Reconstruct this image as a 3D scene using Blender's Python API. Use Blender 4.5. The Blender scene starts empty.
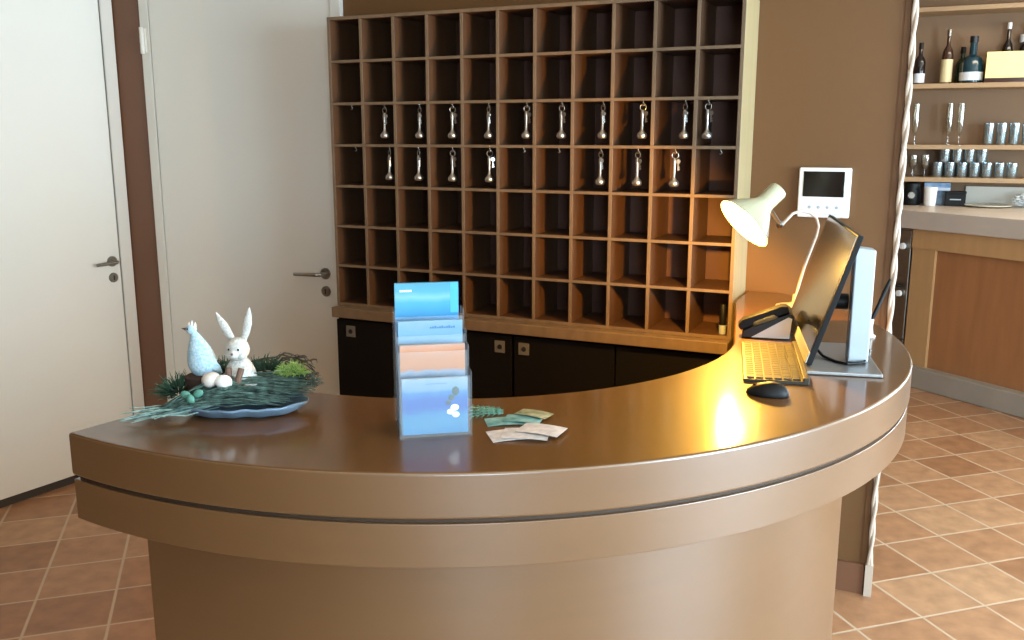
import bpy, bmesh, math, random
from mathutils import Vector, Matrix
random.seed(7)
C = bpy.context.scene.collection
PI = math.pi
def rad(a): return math.radians(a)

# ------------------------------------------------------------------ camera
cam_data = bpy.data.cameras.new('camera'); cam_data.sensor_fit = 'HORIZONTAL'; cam_data.sensor_width = 36.0
cam_data.lens = 920.0 / 1024.0 * 36.0; cam_data.clip_start = 0.02
cam = bpy.data.objects.new('camera', cam_data); C.objects.link(cam)
cam.location = (0, 0, 1.66); cam.rotation_euler = (rad(90 - 11.4), 0, 0)
bpy.context.scene.camera = cam

# ------------------------------------------------------------------ frames of the place
# wall frame: s runs right along the back wall, n runs out of it into the room
H2 = Vector((-0.887, 4.124, 0)); AR = Vector((.91068, -.41310, 0)); NN = Vector((-.41310, -.91068, 0))
WROT = math.atan2(-.41310, .91068)
def W(s, n, z=0): return H2 + AR * s + NN * n + Vector((0, 0, z))
COR = W(-1.121, 0)                                    # corner of the back wall and the left wall
D1 = Vector((-.529, -.849, 0)).normalized(); N1 = Vector((-D1.y, D1.x, 0))
CC = Vector((-.15, 2.72, 0)); ROUT, RIN, ZT = 1.25, .80, 1.10   # the curved counter

# ------------------------------------------------------------------ world, daylight, exposure
wd = bpy.data.worlds.new('sky'); bpy.context.scene.world = wd; wd.use_nodes = True
bg = wd.node_tree.nodes['Background']; bg.inputs[0].default_value = (.75, .87, 1, 1); bg.inputs[1].default_value = 1.0
vs = bpy.context.scene.view_settings
vs.view_transform = 'Standard'; vs.look = 'None'; vs.gamma = 1.0; vs.use_curve_mapping = False
vs.exposure = 0.0
def area(name, loc, direction, sx, sy, power, color):
    l = bpy.data.lights.new(name, 'AREA'); l.shape = 'RECTANGLE'; l.size = sx; l.size_y = sy; l.energy = power; l.color = color
    o = bpy.data.objects.new(name, l); C.objects.link(o); o.location = loc
    o.rotation_euler = Vector(direction).to_track_quat('-Z', 'Z').to_euler(); return o
area('daylight_right_window', W(6.05, 2.0, 1.55), -AR, 3.2, 1.9, 810, (.60, .82, 1))
area('daylight_back_window', W(4.6, 6.55, 1.5), -NN, 1.7, 1.9, 240, (.64, .84, 1))
area('added_bar_wall_daylight', W(4.95, -3.88, 1.45), -(-NN), 1.5, 2.0, 260, (.66, .85, 1))  # added daylight from an unseen window, to brighten the counter's right edge
area('daylight_bar_window', W(6.05, -2.2, 1.6), -AR, 2.2, 1.6, 210, (.80, .92, 1))
area('unseen_ceiling_fill', W(2.3, 2.6, 2.74), (0, 0, -1), 1.6, .6, 6, (1, .86, .68))  # added soft fill without a fixture
area('unseen_bar_fill', W(3.4, -2.9, 2.74), (0, 0, -1), 1.4, .4, 22, (1, .84, .62))  # fill light added over the bar, no lamp known there

# ------------------------------------------------------------------ materials
def nm(name):
    m = bpy.data.materials.new(name); m.use_nodes = True
    return m, m.node_tree, m.node_tree.nodes['Principled BSDF']
def lin(c):
    if isinstance(c, str):
        c = tuple(int(c[i:i+2], 16) / 255 for i in (0, 2, 4))
    return tuple((x / 12.92 if x <= .04045 else ((x + .055) / 1.055) ** 2.4) for x in c) + (1,)
def mat(name, c, rough=.5, metal=0, var=0, scale=6, stretch=(1, 1, 1), bump=0, spec=.5, coat=0, trans=0, emit=None, es=0, ior=None, c2=None):
    m, t, b = nm(name)
    col = lin(c)
    b.inputs['Base Color'].default_value = col; b.inputs['Roughness'].default_value = rough
    b.inputs['Metallic'].default_value = metal; b.inputs['Specular IOR Level'].default_value = spec
    b.inputs['Coat Weight'].default_value = coat; b.inputs['Coat Roughness'].default_value = .12
    b.inputs['Transmission Weight'].default_value = trans
    if ior: b.inputs['IOR'].default_value = ior
    if emit: b.inputs['Emission Color'].default_value = lin(emit); b.inputs['Emission Strength'].default_value = es
    if var or bump or c2:
        tc = t.nodes.new('ShaderNodeTexCoord'); mp = t.nodes.new('ShaderNodeMapping'); mp.inputs['Scale'].default_value = stretch
        n = t.nodes.new('ShaderNodeTexNoise'); n.inputs['Scale'].default_value = scale; n.inputs['Detail'].default_value = 5
        t.links.new(tc.outputs['Object'], mp.inputs[0]); t.links.new(mp.outputs[0], n.inputs['Vector'])
        if var or c2:
            r = t.nodes.new('ShaderNodeValToRGB'); r.color_ramp.elements[0].position = .32; r.color_ramp.elements[1].position = .68
            if c2: r.color_ramp.elements[0].color = col; r.color_ramp.elements[1].color = lin(c2)
            else:
                r.color_ramp.elements[0].color = tuple(x * (1 - var) for x in col[:3]) + (1,)
                r.color_ramp.elements[1].color = tuple(min(1, x * (1 + var)) for x in col[:3]) + (1,)
            t.links.new(n.outputs['Fac'], r.inputs[0]); t.links.new(r.outputs[0], b.inputs['Base Color'])
        if bump:
            bp = t.nodes.new('ShaderNodeBump'); bp.inputs['Strength'].default_value = bump; bp.inputs['Distance'].default_value = .002
            t.links.new(n.outputs['Fac'], bp.inputs['Height']); t.links.new(bp.outputs[0], b.inputs['Normal'])
    return m
M = {}
M['wall'] = mat('tan wall paint', '664420', .55, var=.05, scale=2, bump=.1)
M['wall_light'] = mat('cream wall paint', 'D9CDB8', .7, var=.03, scale=2)
M['strip'] = mat('red brown wall paint', '704A32', .5, var=.06, scale=3)
M['door'] = mat('white door lacquer', 'E2DFD4', .32, var=.015, scale=1.5)
M['frame'] = mat('white frame lacquer', 'DAD6CA', .35)
M['gap'] = mat('shaded gap brown', '3A332D', .8)  # dark brown standing for shade in door gaps and keyholes
M['steel'] = mat('brushed steel', '9A958C', .3, 1, var=.08, scale=40)
M['silver'] = mat('polished silver', 'B4B0A8', .3, .9)
M['counter'] = mat('bronze brown laminate', '6A4A28', .46, .08, var=.04, scale=3, stretch=(1, 1, 8), spec=.5, coat=1)
M['counter'].node_tree.nodes['Principled BSDF'].inputs['Coat Roughness'].default_value = .30
M['counter'].node_tree.nodes['Principled BSDF'].inputs['Coat IOR'].default_value = 1.9
M['counter_top'] = mat('lamp-toned bronze laminate top', '5E3C17', .5, .0, var=.08, scale=5, stretch=(5, 1, 1), spec=.2, coat=.8)  # edge laminate again, lamp glow toned into its colour
M['counter_top'].node_tree.nodes['Principled BSDF'].inputs['Coat Roughness'].default_value = .13
M['groove'] = mat('shadow groove', '3E2C1C', .7)
M['ply'] = mat('shade-darkened brown plywood', '4E3420', .5, var=.14, scale=9, stretch=(3, 3, .5))  # colour darkened for the shade inside the compartments
M['ply_edge'] = mat('plywood front', '705C46', .45, var=.12, scale=14, stretch=(2, 2, 1))
M['ply_back'] = mat('red brown board', '563628', .6, var=.12, scale=5)
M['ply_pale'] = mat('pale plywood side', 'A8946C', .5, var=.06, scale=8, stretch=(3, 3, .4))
M['black'] = mat('black cabinet front', '0F0C0A', .6, var=.1, scale=3, spec=.15)
M['blackp'] = mat('black plastic', '0E0E0E', .5, spec=.25)
M['whitep'] = mat('white plastic', 'E9E6E0', .35)
M['greyp'] = mat('silver grey plastic', 'A4AEB6', .35, .1)
M['base'] = mat('grey stand base', '8D8C8A', .3, .6)
M['screen'] = mat('dark glossy screen', '0B0B0C', .16, 0, spec=.9, coat=.4)
M['chin'] = mat('silver bezel', 'BDB7A5', .35, .5)
M['lockm'] = mat('dull lock metal', '6E6A62', .5, .2)
M['bark'] = mat('dark bark', '3B2A20', .9, var=.3, scale=40, bump=.6)
M['trim_white'] = mat('white rope trim', 'BBAA98', .5)
M['orange_wood'] = mat('bar front wood', '9C673E', .5, var=.10, scale=4, stretch=(4, 4, .5))
M['bar_pale'] = mat('pale bar front wood', 'B58A5B', .5, var=.06, scale=4, stretch=(4, 4, .5))
M['bar_top'] = mat('grey beige bar top', 'B9AA9B', .35, var=.05, scale=6)
M['kick'] = mat('grey plinth', '9A8F80', .45, .1, var=.06, scale=5)
M['shelf'] = mat('tan shelf board', '9A7C58', .45, var=.06, scale=6, stretch=(1, 6, 6))
M['barwall'] = mat('brown bar wall', '7A5C3E', .6, var=.05, scale=2)
def glass(name, c, rough=.03, a=.82):
    m, t, b = nm(name)
    b.inputs['Base Color'].default_value = lin(c); b.inputs['Roughness'].default_value = rough
    b.inputs['Alpha'].default_value = 1
    tr = t.nodes.new('ShaderNodeBsdfTransparent'); tr.inputs[0].default_value = lin(c)
    mx = t.nodes.new('ShaderNodeMixShader'); mx.inputs[0].default_value = 1 - a
    t.links.new(tr.outputs[0], mx.inputs[1]); t.links.new(b.outputs[0], mx.inputs[2])
    t.links.new(mx.outputs[0], t.nodes['Material Output'].inputs[0]); return m
M['acrylic'] = glass('clear acrylic', 'FAFDFF', .05, .93)
M['glass'] = glass('drinking glass', 'D4E0E4', .14, .5); M['glass'].node_tree.nodes['Principled BSDF'].inputs['Metallic'].default_value = .85
M['glass_clear'] = glass('thin clear glass', 'E8E6E0', .12, .84); M['glass_clear'].node_tree.nodes['Principled BSDF'].inputs['Metallic'].default_value = .85
M['cream_egg'] = mat('white egg shell', 'CCC2B6', .5, var=.04, scale=30)
M['feather'] = mat('pale blue white feathers', 'C4D4DA', .8, c2='8FB8C8', scale=260, bump=1)
M['rabbit'] = mat('white ceramic fur', 'DADAD4', .6, c2='B4B2A8', scale=220, bump=1)
M['fur_brown'] = mat('brown painted paws', '6A5040', .7)
M['slate'] = mat('blue grey bowl', '6E8496', .35, var=.25, scale=14, bump=.3)
M['twig'] = mat('green grey twigs', '1C2A24', .8, c2='5E7C72', scale=60, bump=.5)
M['stem'] = mat('pale green stems', '4A6C66', .7, c2='9DB4AA', scale=60)
M['moss'] = mat('light green moss', '6E9440', .8, c2='A6C070', scale=60)
M['fir'] = mat('dark green needles', '20382A', .7, c2='35573F', scale=30)
M['teal_leaf'] = mat('teal leaf', '3E7462', .5, c2='5E9482', scale=30)
M['black_steel'] = mat('dark steel', '34373A', .35, .8)

# floor tiles: terracotta squares with pale joints, laid at 17.3 degrees
def floor_mat():
    m, t, b = nm('terracotta floor tiles'); N = t.nodes; L = t.links
    tc = N.new('ShaderNodeTexCoord'); mp = N.new('ShaderNodeMapping')
    sp = N.new('ShaderNodeSeparateXYZ'); L.new(tc.outputs['Object'], mp.inputs[0]); L.new(mp.outputs[0], sp.inputs[0])
    a = rad(17.3); P = .2665
    # rotate by -a, then offset so joints fall on the observed crossing (1.44, 2.956)
    u0 = 1.44 * math.cos(a) + 2.956 * math.sin(a); v0 = -1.44 * math.sin(a) + 2.956 * math.cos(a)
    mp.vector_type = 'POINT'; mp.inputs['Rotation'].default_value = (0, 0, -a); mp.inputs['Location'].default_value = (-u0, -v0, 0)
    def mth(op, x, y=None):
        n = N.new('ShaderNodeMath'); n.operation = op
        for i, q in enumerate((x, y)):
            if q is None: continue
            if isinstance(q, (int, float)): n.inputs[i].default_value = q
            else: L.new(q, n.inputs[i])
        return n.outputs[0]
    ux = mth('DIVIDE', sp.outputs[0], .272); vy = mth('DIVIDE', sp.outputs[1], .2655)
    def edge(q):
        f = mth('FRACT', q); g = mth('SUBTRACT', f, .5); g = mth('ABSOLUTE', g); return mth('SUBTRACT', .5, g)   # 0 at the joint
    e = mth('MINIMUM', edge(ux), edge(vy))
    nz = N.new('ShaderNodeTexNoise'); nz.inputs['Scale'].default_value = 9; nz.inputs['Detail'].default_value = 6; L.new(tc.outputs['Object'], nz.inputs['Vector'])
    e2 = mth('ADD', e, mth('MULTIPLY', mth('SUBTRACT', nz.outputs['Fac'], .5), .012))
    r = N.new('ShaderNodeMapRange'); r.inputs['From Min'].default_value = .012; r.inputs['From Max'].default_value = .026; L.new(e2, r.inputs[0])
    cx = N.new('ShaderNodeCombineXYZ'); L.new(mth('FLOOR', ux), cx.inputs[0]); L.new(mth('FLOOR', vy), cx.inputs[1])
    wn = N.new('ShaderNodeTexWhiteNoise'); wn.noise_dimensions = '2D'; L.new(cx.outputs[0], wn.inputs[0])
    cr = N.new('ShaderNodeValToRGB'); el = cr.color_ramp.elements
    el[0].color = lin('996D4C'); el[1].color = lin('B58E6C'); k = el.new(.5); k.color = lin('A87C5A')
    L.new(wn.outputs[0], cr.inputs[0])
    nz2 = N.new('ShaderNodeTexNoise'); nz2.inputs['Scale'].default_value = 14; nz2.inputs['Detail'].default_value = 8; L.new(tc.outputs['Object'], nz2.inputs['Vector'])
    cr2 = N.new('ShaderNodeValToRGB'); cr2.color_ramp.elements[0].position = .3; cr2.color_ramp.elements[1].position = .7
    cr2.color_ramp.elements[0].color = (.80, .76, .72, 1); cr2.color_ramp.elements[1].color = (1.15, 1.12, 1.08, 1); L.new(nz2.outputs['Fac'], cr2.inputs[0])
    mu = N.new('ShaderNodeMix'); mu.data_type = 'RGBA'; mu.blend_type = 'MULTIPLY'; mu.inputs[0].default_value = 1
    L.new(cr.outputs[0], mu.inputs[6]); L.new(cr2.outputs[0], mu.inputs[7])
    mx = N.new('ShaderNodeMix'); mx.data_type = 'RGBA'; mx.inputs[6].default_value = lin('C4AB90'); L.new(r.outputs[0], mx.inputs[0]); L.new(mu.outputs[2], mx.inputs[7])
    L.new(mx.outputs[2], b.inputs['Base Color']); b.inputs['Roughness'].default_value = .42
    bp = N.new('ShaderNodeBump'); bp.inputs['Strength'].default_value = .35; bp.inputs['Distance'].default_value = .003
    L.new(mth('ADD', r.outputs[0], mth('MULTIPLY', nz2.outputs['Fac'], .4)), bp.inputs['Height']); L.new(bp.outputs[0], b.inputs['Normal'])
    return m
M['floor'] = floor_mat()

def print_mat(name, stops, noise=.08, nscale=30):
    """a printed sheet: colour bands up the page (local z, 0..1 over zmin..zmax) with blotches"""
    m, t, b = nm(name); N = t.nodes; L = t.links
    tc = N.new('ShaderNodeTexCoord'); sp = N.new('ShaderNodeSeparateXYZ'); L.new(tc.outputs['Generated'], sp.inputs[0])
    nz = N.new('ShaderNodeTexNoise'); nz.inputs['Scale'].default_value = nscale; nz.inputs['Detail'].default_value = 4; L.new(tc.outputs['Object'], nz.inputs['Vector'])
    s = N.new('ShaderNodeMath'); s.operation = 'SUBTRACT'; s.inputs[1].default_value = .5; L.new(nz.outputs['Fac'], s.inputs[0])
    k = N.new('ShaderNodeMath'); k.operation = 'MULTIPLY_ADD'; k.inputs[1].default_value = noise * 4; L.new(s.outputs[0], k.inputs[0]); L.new(sp.outputs[2], k.inputs[2])
    r = N.new('ShaderNodeValToRGB'); el = r.color_ramp.elements; stops = [(p_, '%02X%02X%02X' % tuple(int(int(c_[i:i+2], 16) * .74) for i in (0, 2, 4))) for p_, c_ in stops]
    el[0].position = stops[0][0]; el[0].color = lin(stops[0][1]); el[1].position = stops[-1][0]; el[1].color = lin(stops[-1][1])
    for p, c in stops[1:-1]:
        e = el.new(p); e.color = lin(c)
    L.new(k.outputs[0], r.inputs[0]); L.new(r.outputs[0], b.inputs['Base Color']); b.inputs['Roughness'].default_value = .3
    return m

# ------------------------------------------------------------------ mesh helpers
class MB:
    def __init__(s): s.v = []; s.f = []
    def add(s, v, f):
        o = len(s.v); s.v += [tuple(q) for q in v]; s.f += [tuple(i + o for i in q) for q in f]; return s
    def box(s, x0, x1, y0, y1, z0, z1):
        v = [(x, y, z) for z in (z0, z1) for y in (y0, y1) for x in (x0, x1)]
        return s.add(v, [(0, 2, 3, 1), (4, 5, 7, 6), (0, 1, 5, 4), (2, 6, 7, 3), (0, 4, 6, 2), (1, 3, 7, 5)])
    def prism(s, poly, z0, z1):
        n = len(poly); a = sum(poly[i][0] * poly[(i+1) % n][1] - poly[(i+1) % n][0] * poly[i][1] for i in range(n))
        if a < 0: poly = poly[::-1]
        return s.add([(x, y, z0) for x, y in poly] + [(x, y, z1) for x, y in poly],
                     [tuple(range(n))[::-1], tuple(range(n, 2*n))] + [(i, (i+1) % n, n + (i+1) % n, n + i) for i in range(n)])
    def tube(s, pts, r, seg=8, cap=True):
        pts = [Vector(p) for p in pts]; n = len(pts); rs = r if isinstance(r, (list, tuple)) else [r] * n
        v = []; up = None
        for i, p in enumerate(pts):
            d = (pts[min(i+1, n-1)] - pts[max(i-1, 0)]).normalized()
            if up is None: up = Vector((0, 0, 1)) if abs(d.z) < .9 else Vector((1, 0, 0))
            x = up.cross(d).normalized(); y = d.cross(x); up = y
            v += [p + (x * math.cos(2*PI*k/seg) + y * math.sin(2*PI*k/seg)) * rs[i] for k in range(seg)]
        f = [(i*seg+k, i*seg+(k+1) % seg, (i+1)*seg+(k+1) % seg, (i+1)*seg+k) for i in range(n-1) for k in range(seg)]
        if cap: f += [tuple(range(seg))[::-1], tuple((n-1)*seg + k for k in range(seg))]
        return s.add(v, f)
    def lathe(s, prof, c=(0, 0, 0), seg=24, axis=None):
        """prof: (r, h) pairs along axis (default z) from c"""
        ax = Vector(axis).normalized() if axis else Vector((0, 0, 1)); q = Vector((0, 0, 1)).rotation_difference(ax); c = Vector(c)
        v = []; n = len(prof)
        for r, h in prof: v += [c + q @ Vector((max(r, 1e-5)*math.cos(2*PI*k/seg), max(r, 1e-5)*math.sin(2*PI*k/seg), h)) for k in range(seg)]
        f = [(i*seg+k, i*seg+(k+1) % seg, (i+1)*seg+(k+1) % seg, (i+1)*seg+k) for i in range(n-1) for k in range(seg)]
        return s.add(v, f)
    def ball(s, c, r, seg=16, rings=10, rot=None, fn=None):
        r = r if isinstance(r, (list, tuple)) else (r, r, r); R = rot or Matrix.Identity(3); c = Vector(c); v = []
        for i in range(rings + 1):
            th = PI * i / rings
            for k in range(seg):
                p = Vector((math.sin(th)*math.cos(2*PI*k/seg), math.sin(th)*math.sin(2*PI*k/seg), -math.cos(th)))
                if fn: p = fn(p)
                v.append(c + R @ Vector((p.x*r[0], p.y*r[1], p.z*r[2])))
        return s.add(v, [(i*seg+k, i*seg+(k+1) % seg, (i+1)*seg+(k+1) % seg, (i+1)*seg+k) for i in range(rings) for k in range(seg)])
    def build(s, name, m, parent=None, bevel=0, smooth=True, loc=None, rotz=0, angle=35, subd=0):
        me = bpy.data.meshes.new(name); me.from_pydata(s.v, [], s.f); me.validate()
        bm = bmesh.new(); bm.from_mesh(me); bmesh.ops.remove_doubles(bm, verts=bm.verts, dist=1e-6)
        bmesh.ops.recalc_face_normals(bm, faces=bm.faces); bm.to_mesh(me); bm.free()
        me.materials.append(M[m] if isinstance(m, str) else m)
        if smooth:
            for p in me.polygons: p.use_smooth = True
            me.set_sharp_from_angle(angle=rad(angle))
        o = bpy.data.objects.new(name, me); C.objects.link(o)
        if parent: o.parent = parent
        if loc is not None: o.location = loc
        if rotz: o.rotation_euler.z = rotz
        if bevel:
            b = o.modifiers.new('bevel', 'BEVEL'); b.width = bevel; b.segments = 2; b.limit_method = 'ANGLE'; b.angle_limit = rad(40); b.harden_normals = True
        if subd:
            b = o.modifiers.new('sub', 'SUBSURF'); b.levels = subd; b.render_levels = subd
        return o
def thing(name, label, cat, loc=(0, 0, 0), rotz=0, group=None):
    o = bpy.data.objects.new(name, None); C.objects.link(o); o.empty_display_size = .05
    o.location = loc; o.rotation_euler = (0, 0, rotz); o['label'] = label; o['category'] = cat
    if group: o['group'] = group
    return o
def tag(o, label, cat, group=None):
    o['label'] = label; o['category'] = cat
    if group: o['group'] = group
    return o
def struct(o, label=None, cat=None):
    o['kind'] = 'structure'
    if label: o['label'] = label; o['category'] = cat
    return o
def dup(root, loc, rotz, label, group=None):
    r = root.copy(); C.objects.link(r); r.location = loc; r.rotation_euler = (0, 0, rotz); r['label'] = label
    if group: r['group'] = group
    for ch in list(root.children):
        c = ch.copy(); C.objects.link(c); c.parent = r
        for g in list(ch.children):
            d = g.copy(); C.objects.link(d); d.parent = c
    return r
def wallbox(name, s0, s1, n0, n1, z0, z1, m):     # a box laid out in the back wall's frame
    o = MB().box(s0, s1, -n1, -n0, z0, z1).build(name, m, loc=H2, rotz=WROT, smooth=False); return o

# ------------------------------------------------------------------ the room
HC = 2.8
struct(MB().box(-6, 8, -6, 11, -.12, 0).build('floor', 'floor', smooth=False), 'terracotta tiled floor around the curved counter', 'floor')
ce = struct(MB().box(-6, 8, -6, 11, HC, HC + .1).build('ceiling', 'wall_light', smooth=False), 'pale ceiling above the reception, out of frame', 'ceiling')
wb = struct(wallbox('wall_back', -1.13, 2.405, -.14, 0, 0, HC, 'wall'), 'tan brown wall behind the key cabinet and monitor', 'wall')
# reddish brown strip between the two doors
struct(wallbox('trim_1', -1.12, -.925, 0, .012, 0, HC, 'strip'), 'reddish brown wall strip between the two white doors', 'wall strip')
struct(wallbox('baseboard_back', 1.96, 2.395, 0, .014, 0, .115, 'strip'), 'brown baseboard at the foot of the tan wall end', 'baseboard')
# a narrow vertical lip near the wall's free end
struct(wallbox('trim_2', 2.383, 2.400, 0, .004, .115, HC, 'wall'), 'tan vertical lip at the free end of the wall', 'trim')
# white twisted rope moulding on the free corner
rp = MB()
base = Vector((0, 0, 0))
for k in range(2):
    pts = []
    for i in range(0, 561):
        z = .10 + i * (HC - .10) / 560; a = z * 2 * PI / .24 + k * PI
        pts.append((math.cos(a) * .0048, math.sin(a) * .0048, z))
    rp.tube(pts, .0066, 8)
rp.box(-.013, .013, -.013, .013, 0, .12)
struct(rp.build('trim_3', 'trim_white', loc=W(2.413, .012), rotz=WROT), 'white twisted rope moulding on the wall corner', 'rope trim')
# left wall, angled
def left_box(name, t0, t1, n0, n1, z0, z1, m, parent=None, bevel=0):
    return MB().box(t0, t1, n0, n1, z0, z1).build(name, m, parent, bevel=bevel, smooth=bool(bevel)) if parent else \
        MB().box(t0, t1, n0, n1, z0, z1).build(name, m, loc=COR, rotz=math.atan2(D1.y, D1.x), bevel=bevel, smooth=bool(bevel))
LROT = math.atan2(D1.y, D1.x)      # local x along the wall away from the corner, local y into the room
struct(left_box('wall_left', -.02, 6.7, -.14, 0, 0, HC, 'wall'), 'tan wall holding the far left door', 'wall')

struct(wallbox('wall_passage', .76, .9, -4.1, -.14, 0, HC, 'wall'), 'tan wall of the passage to the bar, hidden', 'wall')
# right wall with two window openings and a wall behind the camera with one
def wall_with_windows(name, along_s, pos, a0, a1, wins, label, wm='wall'):
    b = MB()
    def bx(p, q, z0, z1):
        if along_s: b.box(p, q, -pos - .14, -pos, z0, z1)
        else: b.box(pos, pos + .14, -q, -p, z0, z1)
    cur = a0
    for (p, q, z0, z1) in wins:
        bx(cur, p, 0, HC); bx(p, q, 0, z0); bx(p, q, z1, HC); cur = q
    bx(cur, a1, 0, HC)
    o = b.build(name, wm, loc=H2, rotz=WROT, smooth=False); struct(o, label, 'wall')
    for (p, q, z0, z1) in wins:
        f = MB(); w = .05
        def fb(p0, p1, a, c):
            if along_s: f.box(p0, p1, -pos - .09, -pos - .04, a, c)
            else: f.box(pos + .04, pos + .09, -p1, -p0, a, c)
        fb(p, p + w, z0, z1); fb(q - w, q, z0, z1); fb(p, q, z0, z0 + w); fb(p, q, z1 - w, z1); fb((p+q)/2 - w/2, (p+q)/2 + w/2, z0, z1)
        wo = f.build('window_%d' % wall_with_windows.n, 'frame', loc=H2, rotz=WROT, smooth=False); wall_with_windows.n += 1
        struct(wo, 'white framed window outside the picture', 'window')
wall_with_windows.n = 1
wall_with_windows('wall_right', False, 6.2 - .3, -3.96, 6.5, [(-3.2, -1.2, .9, 2.4), (.4, 3.6, .6, 2.5)], 'tan right wall, out of frame')
wall_with_windows('wall_bar', True, -4.1, .9, 6.2, [(4.2, 5.7, .45, 2.45)], 'brown wall behind the bar shelves', 'barwall')  # window opening added for the extra daylight on the counter
wall_with_windows('wall_front', True, 6.36, -2.2, 6.04, [(3.75, 5.45, .6, 2.5)], 'tan wall behind the camera')

# ---- doors
def lever(parent, x, z, d, y0=0.0, flip=1):
    """lever handle: rosette at x, lever reaching to x + d ; outward is flip along y"""
    h = MB(); h.lathe([(0, .009), (.024, .009), (.026, .006), (.026, 0)], (x, y0, z), 24, (0, flip, 0)).build('handle_rosette', 'steel', parent)
    l = MB(); o = flip
    l.tube([(x, y0, z), (x, y0 + o*.045, z), (x + d*.10, y0 + o*.055, z), (x + d*.5, y0 + o*.055, z - .002), (x + d, y0 + o*.052, z - .004)], [.009, .009, .0095, .0085, .0075], 12)
    lo = l.build('door_handle', 'steel', parent); lo['label'] = 'brushed steel lever handle'
    k = MB().lathe([(0, .009), (.022, .009), (.024, .006), (.024, 0)], (x, y0, z - .08), 24, (0, flip, 0)).build('key_rosette', 'steel', parent)
    s = MB().box(x - .003, x + .003, min(y0 + o*.0085, y0 + o*.0100), max(y0 + o*.0085, y0 + o*.0100), z - .092, z - .07).build('keyhole', 'gap', k)
# door 1 (left wall): local x along D1 , y into the room
d1 = thing('door_1', 'white door at far left with steel lever handle', 'door', COR, LROT); d1['kind'] = 'structure'
MB().box(.082, .99, 0, .020, .042, 2.45).build('door_leaf', 'door', d1, bevel=.003)
fr = MB().box(.014, .0775, 0, .026, 0, 2.5).box(.9945, 1.06, 0, .026, 0, 2.5).box(.0775, .9945, 0, .026, 2.455, 2.5).build('door_frame', 'frame', d1, bevel=.003)
MB().box(.07, 1.0, .0005, .006, 0, 2.46).build('door_gap_shade', 'gap', d1, smooth=False)  # dark sheet behind the leaf, paints the shade in its gaps
lever(d1, .127, 1.052, .115, .020, 1)
# door 2 (back wall): local x along wall to the right, outward is -y
d2 = thing('door_2', 'cream white door behind the nest arrangement, left of the key cabinet', 'door', H2, WROT); d2['kind'] = 'structure'
MB().box(-.868, .138, -.020, 0, .012, 2.45).build('door_leaf', 'door', d2, bevel=.003)
MB().box(-.925, -.8725, -.024, 0, 0, 2.5).box(.1425, .197, -.024, 0, 0, 2.5).box(-.8725, .1425, -.024, 0, 2.455, 2.5).build('door_frame', 'frame', d2, bevel=.003)
MB().box(-.88, .15, -.006, -.0005, 0, 2.46).build('door_gap_shade', 'gap', d2, smooth=False)  # shade of the joints round this leaf, as a dark sheet
lever(d2, .068, 1.05, -.135, -.020, -1)
for z in (2.09, .35):
    hg = MB().lathe([(0, 0), (.008, 0), (.010, .003), (.010, .037), (.0085, .039), (.010, .041), (.010, .079), (.0085, .081), (.010, .083), (.010, .117), (.008, .12), (0, .12)], (-.905, -.036, z - .06), 16)
    hg.box(-.922, -.89, -.032, -.022, z - .055, z + .055); hg.build('hinge', 'frame', d2)

# ------------------------------------------------------------------ the curved reception counter
def arc(r, a0, a1, n): return [(CC.x + r*math.cos(rad(a0 + (a1-a0)*i/n)), CC.y + r*math.sin(rad(a0 + (a1-a0)*i/n))) for i in range(n+1)]
def counter_poly(ro, ri, cut=235.8, to_case=True):
    # the outer arc runs on until it meets the wall plane (n = .002)
    sc = (CC - H2).dot(AR); nc = (CC - H2).dot(NN)
    sx = sc + math.sqrt(ro*ro - (nc - .002)**2); e = W(sx, .002); ang = math.degrees(math.atan2(e.y - CC.y, e.x - CC.x)) + 360
    p = arc(ro, cut, ang, 96)
    a = W(1.925, .002); b = W(1.925, .235)
    p += [(a.x, a.y), (b.x, b.y)]
    p += arc(ri, 342, cut, 72)
    return p
rc = thing('reception_counter', 'curved bronze brown reception counter with two stacked fascia bands', 'counter', CC)
def cshift(p): return [(x - CC.x, y - CC.y) for x, y in p]
MB().prism(cshift(counter_poly(1.25, .80)), 1.0145, 1.10).build('countertop', 'counter', rc, bevel=.006, angle=30)
ct_ = rc.children[0]; ct_.data.materials.append(M['counter_top'])
for p_ in ct_.data.polygons:
    if p_.normal.z > .9: p_.material_index = 1      # same laminate on top, recoloured darker and more orange for the lamp glow
MB().prism(cshift(counter_poly(1.238, .812, 236.2)), 1.006, 1.0145).build('shadow_gap', 'groove', rc, smooth=False)
MB().prism(cshift(counter_poly(1.247, .806, 235.9)), .925, 1.006).build('lower_band', 'counter', rc, bevel=.0015, angle=30)
sc_ = (CC - H2).dot(AR); nc_ = (CC - H2).dot(NN)
def ring(ro, ri, cut, z0, z1, name, m, bevel=0):
    def endang(r):
        e = W(sc_ + math.sqrt(r*r - (nc_ - .018)**2), .018); return math.degrees(math.atan2(e.y - CC.y, e.x - CC.x)) + 360
    p = arc(ro, cut, endang(ro), 80) + arc(ri, endang(ri), cut, 80)
    return MB().prism(cshift(p), z0, z1).build(name, m, rc, bevel=bevel, angle=30)
ring(1.108, 1.07, 236.4, .012, .925, 'front_panel', 'counter')
ring(1.100, 1.078, 236.6, 0, .012, 'plinth', 'groove')

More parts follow.
